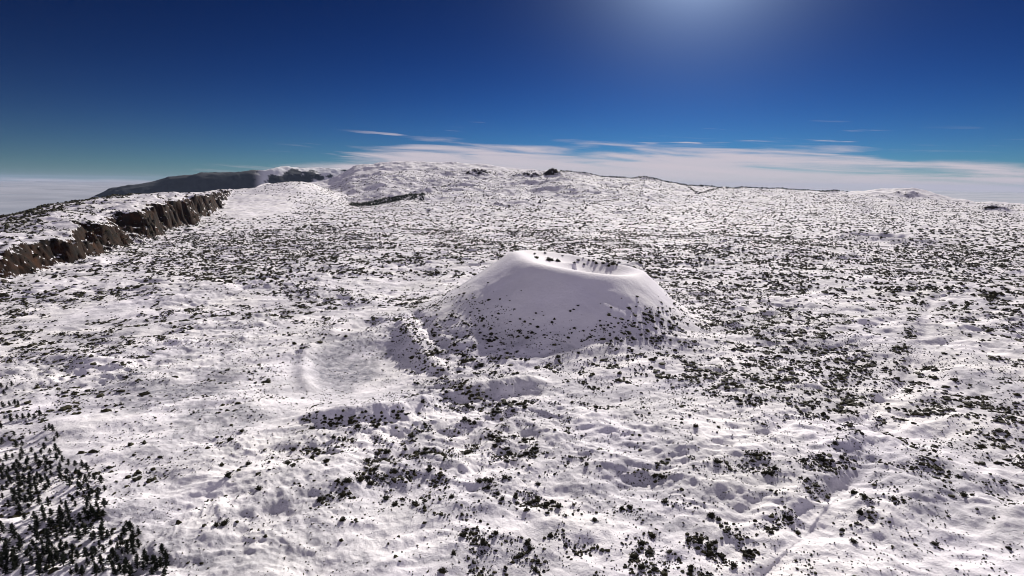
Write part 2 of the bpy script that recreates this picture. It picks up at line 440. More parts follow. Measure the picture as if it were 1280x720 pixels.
def make_snow():
    m, nt, N, L = mat_new('snow')
    out = N.new('ShaderNodeOutputMaterial'); bs = N.new('ShaderNodeBsdfPrincipled')
    geo = N.new('ShaderNodeNewGeometry')
    bs.inputs['Roughness'].default_value = 0.9
    bs.inputs['Specular IOR Level'].default_value = 0.08

    def noise(scale, det=4, rough=0.55, dist=0.0, vec=None):
        n = N.new('ShaderNodeTexNoise'); n.inputs['Scale'].default_value = scale
        n.inputs['Detail'].default_value = det; n.inputs['Roughness'].default_value = rough
        n.inputs['Distortion'].default_value = dist
        L.new(vec or geo.outputs['Position'], n.inputs['Vector']); return n.outputs[0]

    def mixc(f, a, b):
        n = N.new('ShaderNodeMix'); n.data_type = 'RGBA'
        L.new(f, n.inputs['Factor'])
        for i, v in ((6, a), (7, b)):
            if isinstance(v, tuple): n.inputs[i].default_value = v
            else: L.new(v, n.inputs[i])
        return n.outputs[2]

    def mth(op, a, b):
        n = N.new('ShaderNodeMath'); n.operation = op; n.use_clamp = True
        for i, v in enumerate((a, b)):
            if isinstance(v, (int, float)): n.inputs[i].default_value = v
            else: L.new(v, n.inputs[i])
        return n.outputs[0]
    # clean snow, slightly varied, against thin wind-scoured snow that lets the ash through
    tint = ramp(N, [(0.3, (0.80, 0.765, 0.84, 1)), (0.7, (0.87, 0.84, 0.845, 1))]); L.new(noise(0.012, 3), tint.inputs[0])
    thin = ramp(N, [(0.50, g4(0)), (0.72, g4(1))]); L.new(noise(0.021, 6, 0.62, 0.6), thin.inputs[0])
    fleck = ramp(N, [(0.44, g4(0)), (0.66, g4(1))]); L.new(noise(0.55, 5, 0.7), fleck.inputs[0])
    tm = mth('MULTIPLY', thin.outputs[0], fleck.outputs[0])
    # pale grass and small stones just poking through
    spk = ramp(N, [(0.55, g4(0)), (0.66, g4(1))]); L.new(noise(0.8, 4, 0.65), spk.inputs[0])
    area = ramp(N, [(0.42, g4(0.0)), (0.62, g4(1))]); L.new(noise(0.035, 4, 0.6), area.inputs[0])
    att = N.new('ShaderNodeAttribute'); att.attribute_name = 'scrub'
    fl_ = mth('ADD', mth('MULTIPLY', att.outputs['Fac'], 0.7), 0.3)
    sm = mth('MULTIPLY', mth('MULTIPLY', spk.outputs[0], area.outputs[0]), fl_)
    clean = N.new('ShaderNodeAttribute'); clean.attribute_name = 'clean'
    inv = mth('SUBTRACT', 1.0, clean.outputs['Fac'])
    th_a = N.new('ShaderNodeAttribute'); th_a.attribute_name = 'thin'
    fl2 = ramp(N, [(0.30, g4(0.25)), (0.62, g4(1))]); L.new(noise(0.16, 6, 0.7, 0.5), fl2.inputs[0])
    tmm = mth('MAXIMUM', mth('MULTIPLY', tm, 0.55), mth('MULTIPLY', mth('MULTIPLY', th_a.outputs['Fac'], fl2.outputs[0]), 1.0))
    c1 = mixc(mth('MULTIPLY', tmm, inv), tint.outputs[0], (0.21, 0.21, 0.255, 1))
    c2 = mixc(mth('MULTIPLY', mth('MULTIPLY', sm, 0.8), inv), c1, (0.10, 0.095, 0.07, 1))
    # bare rock where it is too steep for snow
    sepn = N.new('ShaderNodeSeparateXYZ'); L.new(geo.outputs['True Normal'], sepn.inputs[0])
    rn = noise(0.06, 5, 0.65)
    st = N.new('ShaderNodeMath'); st.operation = 'ADD'
    sc = N.new('ShaderNodeMath'); sc.operation = 'MULTIPLY_ADD'; sc.inputs[1].default_value = 0.42; sc.inputs[2].default_value = -0.21
    L.new(rn, sc.inputs[0])
    L.new(sepn.outputs[2], st.inputs[0]); L.new(sc.outputs[0], st.inputs[1])
    steep = N.new('ShaderNodeMapRange'); steep.inputs['From Min'].default_value = 0.85; steep.inputs['From Max'].default_value = 0.79
    L.new(st.outputs[0], steep.inputs['Value'])
    rock = ramp(N, [(0.38, (0.006, 0.004, 0.003, 1)), (0.58, (0.024, 0.0085, 0.003, 1)), (0.78, (0.070, 0.025, 0.007, 1))])
    L.new(noise(0.045, 8, 0.7), rock.inputs[0])
    rk = N.new('ShaderNodeAttribute'); rk.attribute_name = 'rocky'
    c3 = mixc(mth('MULTIPLY', steep.outputs[0], rk.outputs['Fac']), c2, rock.outputs[0])
    L.new(c3, bs.inputs['Base Color'])
    # relief finer than the sheet
    b1 = N.new('ShaderNodeBump'); b1.inputs['Strength'].default_value = 0.6; b1.inputs['Distance'].default_value = 1.0
    L.new(noise(0.28, 6, 0.62, 0.4), b1.inputs['Height'])
    b2 = N.new('ShaderNodeBump'); b2.inputs['Strength'].default_value = 0.6; b2.inputs['Distance'].default_value = 0.35
    L.new(noise(1.3, 5, 0.65), b2.inputs['Height']); L.new(b1.outputs[0], b2.inputs['Normal'])
    L.new(b2.outputs[0], bs.inputs['Normal'])
    L.new(bs.outputs[0], out.inputs[0])
    return m


def simple_mat(name, stops, scale, rough=0.8, bump=0.0, coord='Object'):
    m, nt, N, L = mat_new(name)
    out = N.new('ShaderNodeOutputMaterial'); bs = N.new('ShaderNodeBsdfPrincipled')
    bs.inputs['Roughness'].default_value = rough
    bs.inputs['Specular IOR Level'].default_value = 0.2
    tcn = N.new('ShaderNodeTexCoord')
    n = N.new('ShaderNodeTexNoise'); n.inputs['Scale'].default_value = scale; n.inputs['Detail'].default_value = 5
    L.new(tcn.outputs[coord], n.inputs['Vector'])
    r = ramp(N, stops); L.new(n.outputs[0], r.inputs[0]); L.new(r.outputs[0], bs.inputs['Base Color'])
    if bump:
        b = N.new('ShaderNodeBump'); b.inputs['Strength'].default_value = bump; L.new(n.outputs[0], b.inputs['Height']); L.new(b.outputs[0], bs.inputs['Normal'])
    L.new(bs.outputs[0], out.inputs[0])
    return m


M_SNOW = make_snow()
M_SHRUB = simple_mat('shrub_foliage', [(0.35, (0.011, 0.011, 0.008, 1)), (0.72, (0.058, 0.050, 0.018, 1))], 0.4, 0.85)
M_NEEDLE = simple_mat('pine_needles', [(0.3, (0.009, 0.013, 0.009, 1)), (0.7, (0.022, 0.028, 0.014, 1))], 0.9, 0.8)
M_BARK = simple_mat('bark', [(0.3, (0.05, 0.035, 0.025, 1)), (0.7, (0.11, 0.08, 0.06, 1))], 3.0, 0.9, 0.4)

# ---------------------------------------------------------------- ground sheet
import time
T0 = time.time()
NA, NR = 1500, 1350
aa = np.sinh(np.linspace(-1, 1, NA) * 1.2); aa = aa / aa.max()
aa = np.linspace(-1, 1, NA); aa = np.radians(50) * aa + np.radians(24) * aa ** 9
rr = np.geomspace(70, 10500, NR)
A_, R_ = np.meshgrid(aa, rr)
X = R_ * np.sin(A_); Y = R_ * np.cos(A_)
Z = height(X, Y)


def scrub_density(x, y, z=None):
    """how much scrub grows at a place, 0..1"""
    if z is None: z = np.zeros_like(x)
    px, py = project(x, y, z)
    r = np.hypot(x, y)

    def blob(cx, cy, rx, ry, a=1.0):
        return a * np.exp(-(((px - cx) / rx) ** 2 + ((py - cy) / ry) ** 2))
    d = 0.15 + 0 * px
    d = d + 0.18 * sstep((480 - py) / 80) * sstep((560 - px) / 200) - 0.04 * sstep((py - 500) / 40) * sstep((360 - px) / 60)
    d = d + 0.62 * sstep((372 - py) / 50) * sstep((px - 160) / 260)          # the far plain
    d = d + 0.38 * sstep((px - 820) / 160) * sstep((620 - py) / 160)         # right side
    d = d + blob(310, 318, 110, 26, 0.9) + blob(200, 350, 80, 14, 0.35)
    d = d + blob(390, 590, 75, 40, 0.55) + blob(525, 600, 45, 30, 0.45)
    d = d + blob(880, 420, 80, 75, 0.55) + blob(940, 350, 60, 30, 0.4) + blob(800, 500, 150, 40, 0.5)
    d = d + blob(770, 600, 130, 50, 0.30) + blob(700, 575, 60, 20, 0.3) + blob(520, 380, 30, 30, 0.3)
    d = d + blob(600, 660, 60, 40, 0.15) + blob(830, 680, 90, 40, 0.22)
    d = d - blob(325, 258, 62, 22, 1.1) - blob(500, 345, 95, 24, 0.45) - blob(850, 345, 45, 16, 0.3)
    d = d - blob(440, 455, 70, 40, 0.5) - blob(230, 480, 160, 100, 0.1) - blob(1180, 660, 120, 50, 0.12)
    d = d * (1 - 0.45 * sstep((262 - py) / 20) * sstep((640 - px) / 300)) * (1 - 0.15 * sstep((258 - py) / 16))
    # long open drifts without scrub
    op = fbm(x * 0.55, y, 95, 4, 201) + 0.5 * fbm(x, y, 30, 3, 211)
    op = op + 0.35 * sstep((600 - px) / 250) * fbm((x * 0.86 + y * 0.5) * 0.2, -x * 0.5 + y * 0.86, 16, 3, 221)
    d = d * (0.12 + 1.9 * sstep((op + 0.20) / 0.45)) + blob(305, 318, 105, 22, 0.35)
    rho, th, rim, rb, hr = cone_fields(x, y)
    t = (rho - rim) / (rb - rim)
    fl = np.maximum(blob(575, 420, 62, 42, 0.55), blob(812, 412, 44, 30, 0.9)) + blob(690, 430, 90, 22, 0.15)
    d = np.where(t < 1.0, 0.6 * fl * sstep((t - 0.25) / 0.3), np.maximum(fl, d) * sstep((t - 1.0) / 0.35 + 0.3))
    dl, f, s = poly_dist(x, y, FRONT_RIDGE)
    d = d * (1 - np.exp(-(dl / 12) ** 2))
    dl, f, s = poly_dist(x, y, GULLY)
    d = d * (1 - np.exp(-(dl / 7) ** 2)) + 0.5 * np.exp(-((dl - 11) / 5) ** 2) * (s < 0)
    return np.clip(d, 0, 1.3)


me = None
idx = np.arange(NA * NR).reshape(NR, NA)
Fq = np.stack([idx[:-1, :-1], idx[:-1, 1:], idx[1:, 1:], idx[1:, :-1]], -1).reshape(-1, 4)[:, ::-1]
me = mesh_np('ground', np.stack([X, Y, Z], -1).reshape(-1, 3), Fq, True, M_SNOW)
att = me.attributes.new('scrub', 'FLOAT', 'POINT')
att.data.foreach_set('value', np.clip(scrub_density(X, Y, Z) * 1.1, 0, 1).ravel().astype(np.float32))
rho, th, rim, rb, hr = cone_fields(X, Y)
t_ = (rho - rim) / (rb - rim)
att = me.attributes.new('clean', 'FLOAT', 'POINT')
att.data.foreach_set('value', (0.85 * sstep((1.0 - t_) / 0.4)).ravel().astype(np.float32))
gpx, gpy = project(X, Y, Z)
th0 = np.zeros_like(X)
for cx_, cy_, rx_, ry_, a_ in ((240, 500, 130, 70, 1.0), (440, 458, 66, 40, 1.2), (330, 620, 160, 60, 0.6), (560, 690, 140, 40, 0.55), (120, 420, 120, 50, 0.6),
                               (400, 250, 90, 12, 0.5), (1180, 610, 110, 60, 0.6), (900, 330, 50, 25, 0.9), (1230, 480, 80, 60, 0.7), (800, 660, 120, 40, 0.7),
                               (1010, 440, 120, 60, 0.5), (620, 510, 40, 16, 0.7), (150, 600, 150, 90, 0.5), (250, 700, 150, 60, 0.7)):
    th0 = np.maximum(th0, a_ * np.exp(-((gpx - cx_) / rx_) ** 2 - ((gpy - cy_) / ry_) ** 2))
th0 = 1.15 * np.clip(th0, 0.42, 1.2) * sstep((fbm(X, Y, 60, 5, 501, 0.6) + 0.30) / 0.5) * np.where(gpy > 262, 1, 0.8) * (1 - np.exp(-((gpx - 335) / 75) ** 2 - ((gpy - 248) / 20) ** 2))
att = me.attributes.new('thin', 'FLOAT', 'POINT')
att.data.foreach_set('value', np.clip(th0, 0, 1).ravel().astype(np.float32))
dl, f_, s_ = poly_dist(X, Y, CLIFF)
ky = sstep((dl * s_ + 130) / 90) * sstep((420 - dl) / 100) * sstep((0.96 - f_) / 0.03) * (0.1 + 0.9 * sstep((f_ - 0.05) / 0.04))
for kx_, kd_, kw_ in ((680, 5080, 260), (1250, 4600, 130), (1136, 5700, 140), (600, 5300, 150)):
    d_ = ray(kx_, 215); q_ = kd_ / math.hypot(d_[0], d_[1])
    ky = np.maximum(ky, sstep(2 - np.hypot(X - d_[0] * q_, Y - d_[1] * q_) / kw_))
att = me.attributes.new('rocky', 'FLOAT', 'POINT')
att.data.foreach_set('value', ky.ravel().astype(np.float32))
ground = bpy.data.objects.new('ground', me); COL.objects.link(ground)
tag(ground, 'snow covered volcanic plain with lava hummocks, gullies, cliff and far ridges', 'ground', kind='structure')
print('ground', time.time() - T0, len(me.vertices))

# ---------------------------------------------------------------- sea of cloud below the plateau
NA2, NR2 = 260, 300
a2 = np.radians(np.linspace(-85, 85, NA2)); r2 = np.geomspace(1500, 90000, NR2)
A2, R2 = np.meshgrid(a2, r2); X2 = R2 * np.sin(A2); Y2 = R2 * np.cos(A2)
Z2 = -190 + 60 * fbm(X2, Y2 * 1.5, 3600, 5, 301) * np.clip(R2 / 12000, 0.25, 1.6) * np.where(R2 > 60000, 2.0, 1.0)
idx = np.arange(NA2 * NR2).reshape(NR2, NA2)
Fq = np.stack([idx[:-1, :-1], idx[:-1, 1:], idx[1:, 1:], idx[1:, :-1]], -1).reshape(-1, 4)[:, ::-1]
M_CLOUD = simple_mat('cloud_top', [(0.3, (0.24, 0.27, 0.34, 1)), (0.7, (0.40, 0.41, 0.48, 1))], 0.00035, 1.0)
o = bpy.data.objects.new('cloud_sea', mesh_np('cloud_sea', np.stack([X2, Y2, Z2], -1).reshape(-1, 3), Fq, True, M_CLOUD))
COL.objects.link(o); tag(o, 'flat grey lilac sea of cloud below the plateau', 'cloud', kind='structure')

# ---------------------------------------------------------------- far dark forested mountain rising from the cloud
az0 = math.atan2(*ray(60, 230)[:2]); az1 = math.atan2(*ray(520, 230)[:2])
NA3, NR3 = 420, 120
a3 = np.linspace(az0, az1, NA3); r3 = np.linspace(11000, 16500, NR3)
A3, R3 = np.meshgrid(a3, r3); X3 = R3 * np.sin(A3); Y3 = R3 * np.cos(A3)
prof_px = [(60, 262), (120, 246), (135, 238), (165, 231), (200, 225), (225, 220), (250, 216), (285, 214), (320, 212), (348, 208), (378, 210), (410, 210), (450, 211), (520, 250)]
pa = np.array([math.atan2(*ray(p, q)[:2]) for p, q in prof_px])
pz = np.array([CAM_H + 14000 * ray(p, q)[2] / math.hypot(*ray(p, q)[:2]) for p, q in prof_px])
crest = np.interp(A3, pa, pz)
lat = sstep((A3 - az0) / 0.05)
crest = -800 + (crest + 800) * lat
tt = np.clip(1 - np.abs(R3 - 14000) / 2500, 0, 1)
Z3 = -800 + (crest + 800) * sstep(tt * 0.999) + 90 * tt * (ridged(X3, Y3, 1500, 4, 311) - 0.55) + 25 * fbm(X3, Y3, 350, 4, 321) * np.clip(tt, 0, 1)
idx = np.arange(NA3 * NR3).reshape(NR3, NA3)
Fq = np.stack([idx[:-1, :-1], idx[:-1, 1:], idx[1:, 1:], idx[1:, :-1]], -1).reshape(-1, 4)[:, ::-1]
M_FAR = simple_mat('forested_slope', [(0.35, (0.003, 0.005, 0.016, 1)), (0.66, (0.007, 0.011, 0.026, 1)), (0.8, (0.06, 0.065, 0.08, 1))], 0.0022, 1.0)
me3 = mesh_np('distant_mountain', np.stack([X3, Y3, Z3], -1).reshape(-1, 3), Fq, True, M_FAR)
at3 = me3.attributes.new('snow', 'FLOAT', 'POINT')
azs = math.atan2(*ray(315, 230)[:2])
at3.data.foreach_set('value', (sstep((A3 - azs) / 0.02) * sstep((fbm(X3, Y3, 650, 5, 331, 0.6) + 0.22 * sstep((Z3 - 200) / 250) + 0.02) / 0.12)).ravel().astype(np.float32))
nt_ = M_FAR.node_tree; bs_ = [n for n in nt_.nodes if n.type == 'BSDF_PRINCIPLED'][0]; src_ = bs_.inputs['Base Color'].links[0].from_socket
mx_ = nt_.nodes.new('ShaderNodeMix'); mx_.data_type = 'RGBA'; aa_ = nt_.nodes.new('ShaderNodeAttribute'); aa_.attribute_name = 'snow'
nt_.links.new(aa_.outputs['Fac'], mx_.inputs['Factor']); nt_.links.new(src_, mx_.inputs[6]); mx_.inputs[7].default_value = (0.72, 0.72, 0.76, 1)
nt_.links.new(mx_.outputs[2], bs_.inputs['Base Color'])
o = bpy.data.objects.new('distant_mountain', me3)
COL.objects.link(o); tag(o, 'long dark blue wooded mountain rising out of the cloud', 'mountain', kind='structure')


# ---------------------------------------------------------------- shrubs
def ico(sub):
    import bmesh
    bm = bmesh.new(); bmesh.ops.create_icosphere(bm, subdivisions=sub, radius=1)
    V = np.array([v.co[:] for v in bm.verts]); Fc = np.array([[v.index for v in f.verts] for f in bm.faces]); bm.free()
    return V, Fc


ICO1, ICO2, ICO3 = ico(1), ico(2), ico(3)


def blob_variants(base, n, jit, seed):
    g = np.random.default_rng(seed); V, Fc = base; out = []
    for i in range(n):
        k = g.uniform(-3, 3, (3, 3)); ph = g.uniform(0, 6, 3)
        s = 1 + jit * 0.5 * np.sum(np.sin(V @ k.T * 1.3 + ph), 1)[:, None] / 1.5 + jit * g.uniform(-0.8, 0.8, (len(V), 1))
        W = V * np.clip(s, 0.45, 1.8)
        W[:, 2] = np.maximum(W[:, 2], -0.25)
        out.append(W)
    return out, Fc


def scatter_mesh(name, P, size, hgt, base, jit, seed, mat):
    """one mesh of many small lumpy bushes standing on the ground"""
    g = np.random.default_rng(seed)
    var, Fc = blob_variants(base, 24, jit, seed)
    var = np.array(var); n = len(P); nv = var.shape[1]
    VI = g.integers(0, 24, n); th_ = g.uniform(0, 2 * np.pi, n); c, s = np.cos(th_), np.sin(th_)
    W = var[VI] * np.stack([size * g.uniform(0.7, 1.35, n), size * g.uniform(0.7, 1.1, n), hgt], -1)[:, None, :]
    x = W[..., 0] * c[:, None] - W[..., 1] * s[:, None]; y = W[..., 0] * s[:, None] + W[..., 1] * c[:, None]
    V = np.stack([x + P[:, None, 0], y + P[:, None, 1], W[..., 2] + P[:, None, 2]], -1).reshape(-1, 3)
    F_ = (Fc[None] + (np.arange(n) * nv)[:, None, None]).reshape(-1, 3)
    return V, F_


def clump_mesh(name, rad, hgt, nleaf, seed, mat, leaf=0.35, core=0.62):
    """a dense bush: many small leaf clumps round an uneven core"""
    g = np.random.default_rng(seed)
    V, Fc = ICO2
    k = g.uniform(-3, 3, (3, 3))
    s = core * (1 + 0.28 * np.sum(np.sin(V @ k.T * 1.6), 1)[:, None] / 1.5 + g.uniform(-.12, .12, (len(V), 1)))
    W = V * s * np.array([rad, rad * 0.85, hgt]); W[:, 2] = np.maximum(W[:, 2] + hgt * 0.42, -0.3)
    vs_, fs_ = [W], [Fc]; off = len(W)
    d = g.normal(size=(nleaf, 3)); d /= np.linalg.norm(d, axis=1)[:, None]
    d[:, 2] = np.abs(d[:, 2]) - 0.15
    lob = 1 + 0.3 * np.sum(np.sin(d @ k.T * 1.6), 1)[:, None] / 1.5
    c = d * lob * g.uniform(0.5, 1.0, (nleaf, 1)) * np.array([rad, rad * 0.85, hgt]); c[:, 2] += hgt * 0.4
    t = g.normal(size=(nleaf, 3, 3)) * leaf * rad * 0.45
    LV = (c[:, None, :] + t).reshape(-1, 3); LV[:, 2] = np.maximum(LV[:, 2], -0.2)
    vs_.append(LV); fs_.append(np.arange(nleaf * 3).reshape(-1, 3) + off)
    return mesh_np(name, np.concatenate(vs_), np.concatenate(fs_), False, mat)


# candidate places, thinned by the density of the scrub
g = np.random.default_rng(99)
placed = []


def sample_scrub(n, r0, r1, power, dens_gain):
    u = g.uniform(0, 1, n)
    r = (r0 ** power + u * (r1 ** power - r0 ** power)) ** (1 / power)
    a = g.uniform(-R(50), R(50), n)
    x = r * np.sin(a); y = r * np.cos(a)
    z = height(x, y)
    d = scrub_density(x, y, z) * dens_gain
    clus = fbm(x, y, 16, 3, 401)
    d = d * (0.10 + 2.2 * sstep((clus + 0.08) / 0.42))
    keep = (g.uniform(0, 1, n) < d) & (z > -60)
    return np.stack([x, y, z], -1)[keep], r[keep]


bands = [(150, 420, 170000, 0.9), (420, 900, 150000, 0.95), (900, 1900, 150000, 1.1), (1900, 5600, 140000, 1.1)]
BAND = []
for r0, r1, n, gain in bands:
    P, r = sample_scrub(n, r0, r1, 1.6, gain)
    BAND.append(P); print('band', r0, len(P))

SHR = []     # (x, y, z, radius, height)
near = BAND[0]
sz = np.clip(np.exp(g.normal(-1.25, 0.72, len(near))), 0.12, 1.9)
mid = BAND[1]; szm = np.clip(np.exp(g.normal(-0.25, 0.5, len(mid))), 0.3, 2.6)
vsets = []

# individual shrubs: the largest of the near ones, and all on the cone
SHRUB_V = [clump_mesh('shrub', 1.0, 0.85, 150, 500 + i, M_SHRUB) for i in range(6)]
CONE_SHRUBS = []


def cone_pt(px, py):
    """walk along the ray until it meets the ground"""
    d = ray(px, py); d = d / np.linalg.norm(d)
    t = np.arange(150, 1500, 1.0)
    x = d[0] * t; y = d[1] * t; zz = CAM_H + d[2] * t
    hgt_ = height(x, y)
    k = np.argmax(zz < hgt_)
    return np.array([x[k], y[k], hgt_[k]])


def add_shrub(p, s, label, group):
    me_ = SHRUB_V[int(g.integers(0, 6))]
    o = bpy.data.objects.new('shrub', me_); COL.objects.link(o)
    o.location = (p[0], p[1], p[2] - 0.12 * s)
    o.rotation_euler = (g.uniform(-.1, .1), g.uniform(-.1, .1), g.uniform(0, 6.28))
    o.scale = (s * g.uniform(0.85, 1.2), s * g.uniform(0.85, 1.2), s * g.uniform(0.8, 1.15))
    tag(o, label, 'shrub', group)
    return o


LF = 'dark round shrub on the shaded snow slope of the cinder cone facing the viewer'
LC = 'dark shrub growing on the inner wall of the cone\'s summit crater'
big = [(543, 421, 3.4), (601, 458, 3.6), (595, 460, 2.4), (579, 446, 2.6), (568, 432, 2.6), (612, 427, 3.0), (618, 426, 2.2), (665, 417, 2.7),
       (659, 423, 2.4), (650, 415, 2.2), (698, 447, 2.6), (723, 442, 2.2), (718, 411, 1.9), (713, 390, 1.7), (672, 410, 2.2), (690, 404, 2.0),
       (693, 400, 1.8), (634, 442, 2.1), (624, 449, 1.9), (646, 441, 1.7), (610, 354, 1.6), (552, 378, 1.8), (570, 398, 2.0), (580, 405, 1.9),
       (588, 391, 1.7), (594, 378, 1.5), (600, 417, 2.0), (571, 423, 2.1), (556, 402, 1.9), (546, 440, 2.3), (560, 450, 2.0), (623, 459, 1.8),
       (640, 420, 1.6), (586, 420, 1.9), (605, 408, 1.7), (670, 392, 1.5), (650, 400, 1.6), (795, 384, 1.4), (760, 408, 1.9), (764, 427, 1.8),
       (755, 412, 1.7), (782, 410, 2.0), (777, 427, 2.3), (770, 424, 2.4), (780, 418, 2.0), (790, 424, 2.2), (762, 431, 1.8), (790, 409, 2.0),
       (800, 404, 2.2), (797, 410, 1.8), (808, 400, 2.3), (815, 402, 2.4), (822, 396, 2.3), (826, 404, 2.6), (820, 412, 2.0), (833, 390, 2.6),
       (836, 403, 2.3), (842, 400, 2.6), (830, 418, 2.7), (824, 424, 3.0), (815, 424, 2.4), (808, 424, 2.1), (838, 412, 2.4), (846, 406, 2.0),
       (801, 420, 2.1), (812, 392, 2.0), (845, 420, 2.2), (838, 426, 2.2), (828, 386, 1.8), (764, 405, 1.4), (750, 402, 1.5), (762, 418, 1.6)]
for px_, py_, s_ in big:
    CONE_SHRUBS.append((cone_pt(px_, py_), s_ * 0.85, LF, 'shrubs on the cone slope'))
for k in range(52):
    if k < 38: px_, py_ = g.normal(575, 30), g.normal(415, 26)
    else: px_, py_ = g.normal(690, 60), g.normal(425, 22)
    if not (500 < px_ < 860 and 345 < py_ < 468) or py_ < 440 - (px_ - 500) * 0.9: continue
    CONE_SHRUBS.append((cone_pt(px_, py_), g.uniform(0.8, 1.35), LF, 'shrubs on the cone slope'))
for px_, py_, s_ in [(668, 318, 1.7), (681, 317, 1.8), (671, 323, 2.0), (686, 326, 3.4), (690, 326, 3.0), (697, 327, 3.0), (698, 316, 1.4), (703, 320, 1.3),
                     (718, 329, 1.9), (723, 326, 1.7), (730, 331, 1.6), (736, 326, 1.8), (742, 327, 2.0), (747, 324, 1.6), (745, 330, 2.2), (752, 325, 2.2),
                     (754, 330, 2.6), (760, 328, 2.8), (757, 323, 1.8), (766, 331, 2.8), (761, 333, 2.4), (771, 332, 2.0), (740, 321, 1.3), (729, 323, 1.2)]:
    CONE_SHRUBS.append((cone_pt(px_, py_), s_ * 1.15, LC, 'shrubs in the summit crater'))
CONE_UNIQUE = {0: 'large round shrub alone in the white trough at the left foot of the cone',
               1: 'larger of the two touching shrubs at the lower left foot of the cone slope',
               2: 'smaller of the two touching shrubs at the lower left foot of the cone slope',
               10 + 0: 'left one of two lone shrubs low in the middle of the cone slope',
               11: 'right one of two lone shrubs low in the middle of the cone slope',
               30: 'dark shrub at the very bottom of the cone slope, just left of the bare snow'}
n_flank = len(big)
for k, (p, s_, l_, gr_) in enumerate(CONE_SHRUBS):
    px_, py_ = (float(v) for v in project(*[np.array(float(c)) for c in p]))
    if gr_ == 'shrubs in the summit crater':
        ck = k - (len(CONE_SHRUBS) - 24)
        if ck in (3, 4, 5):
            l_ = ['left', 'middle', 'right'][ck - 3] + ' one of the three largest shrubs close together in the summit crater'
        elif ck < 8: l_, gr_ = 'small shrub around the three largest ones in the left half of the summit crater', 'small crater shrubs in the left half'
        else: l_, gr_ = 'shrub of the clump on the right half of the summit crater wall', 'crater shrubs in the right half'
    elif k == 26 or (py_ < 360 and px_ < 640):
        l_ = 'highest shrub, small and alone on the left shoulder of the cone'
        if k != 26: l_, gr_ = 'small shrub high on the left shoulder of the cone', 'shrubs high on the left shoulder'
    elif k in CONE_UNIQUE: l_ = CONE_UNIQUE[k]
    elif px_ < 560: l_, gr_ = 'dark shrub at the far left end of the cone slope beside the trough', 'shrubs at the left end of the cone slope'
    elif px_ < 632 and py_ < 412: l_, gr_ = 'dark shrub halfway up the left flank of the cone', 'shrubs halfway up the left flank'
    elif px_ < 632: l_, gr_ = 'dark shrub low on the left flank of the cone', 'shrubs low on the left flank'
    elif px_ < 745: l_, gr_ = 'scattered dark shrub in the middle of the cone slope facing the viewer', 'shrubs in the middle of the cone slope'
    elif px_ < 800: l_, gr_ = 'dark shrub on the lower cone slope between its bare middle and the dense right clump', 'shrubs right of the bare middle'
    else: l_, gr_ = 'dark shrub of the dense clump on the right flank of the cone', 'shrubs on the right flank'
    add_shrub(p, s_, l_, gr_)
NIND = 292 - len(CONE_SHRUBS)
apx, apy = project(near[:, 0], near[:, 1], near[:, 2])
rn_ = np.linalg.norm(near - np.array([0, 0, CAM_H]), axis=1)
inview = (apx > 4) & (apx < 1276) & (apy > 300) & (apy < 716)
forest_zone = (apx < 235) & (apy > 470)
score = np.where(inview & ~forest_zone, sz / rn_, 0)
order = np.argsort(-score)
ind = order[:NIND]
rest = order[NIND:]
AREAS = [
    (lambda a, b: a < 330, 'between pine wood and dark thicket', 'shrubs beside the pine wood'),
    (lambda a, b: a < 470 and b < 640, 'in the dark thicket below the curved snow ridge', 'shrubs of the thicket below the ridge'),
    (lambda a, b: a < 470, 'on open snow below the dark thicket', 'shrubs below the thicket'),
    (lambda a, b: a < 640 and b < 640, 'on hummocks below the left half of the cone', 'shrubs below the left half of the cone'),
    (lambda a, b: a < 640, "at the bottom edge below the cone's left half", 'shrubs at the bottom below the left half of the cone'),
    (lambda a, b: a < 900 and b < 560, 'on the rough ground just beyond the foot of the cone', 'shrubs at the foot of the cone'),
    (lambda a, b: a < 800 and b < 640, 'on hummocks below the right half of the cone', 'shrubs below the right half of the cone'),
    (lambda a, b: a < 800, "at the bottom edge below the cone's right half", 'shrubs at the bottom below the right half of the cone'),
    (lambda a, b: a < 980, 'on near snow between cone and gully', 'shrubs left of the gully'),
    (lambda a, b: a < 1100, 'close to the snow filled gully', 'shrubs along the gully'),
    (lambda a, b: True, 'on the open snow to the right of the gully', 'shrubs right of the gully')]
rows = {}
for i in ind:
    for n_, (fn, _, _) in enumerate(AREAS):
        if fn(apx[i], apy[i]): rows.setdefault(n_, []).append(i); break
for n_, ii in sorted(rows.items()):
    _, where, grp = AREAS[n_]
    ii = sorted(ii, key=lambda i: -sz[i]); low = max(ii, key=lambda i: apy[i]); hi = min(ii, key=lambda i: apy[i])
    for j, i in enumerate(ii):
        if j == 0 and len(ii) > 1: l_ = 'largest dark shrub ' + where
        elif i == low and len(ii) > 2: l_ = 'lowest and nearest shrub ' + where
        elif i == hi and len(ii) > 3: l_ = 'farthest of the big shrubs ' + where
        else: l_ = 'dark bare shrub ' + where
        add_shrub(near[i], sz[i], l_, grp)

vs_, fs_, off = [], [], 0


def acc(V, F_):
    global off
    vs_.append(V.astype(np.float32)); fs_.append(F_ + off); off += len(V)


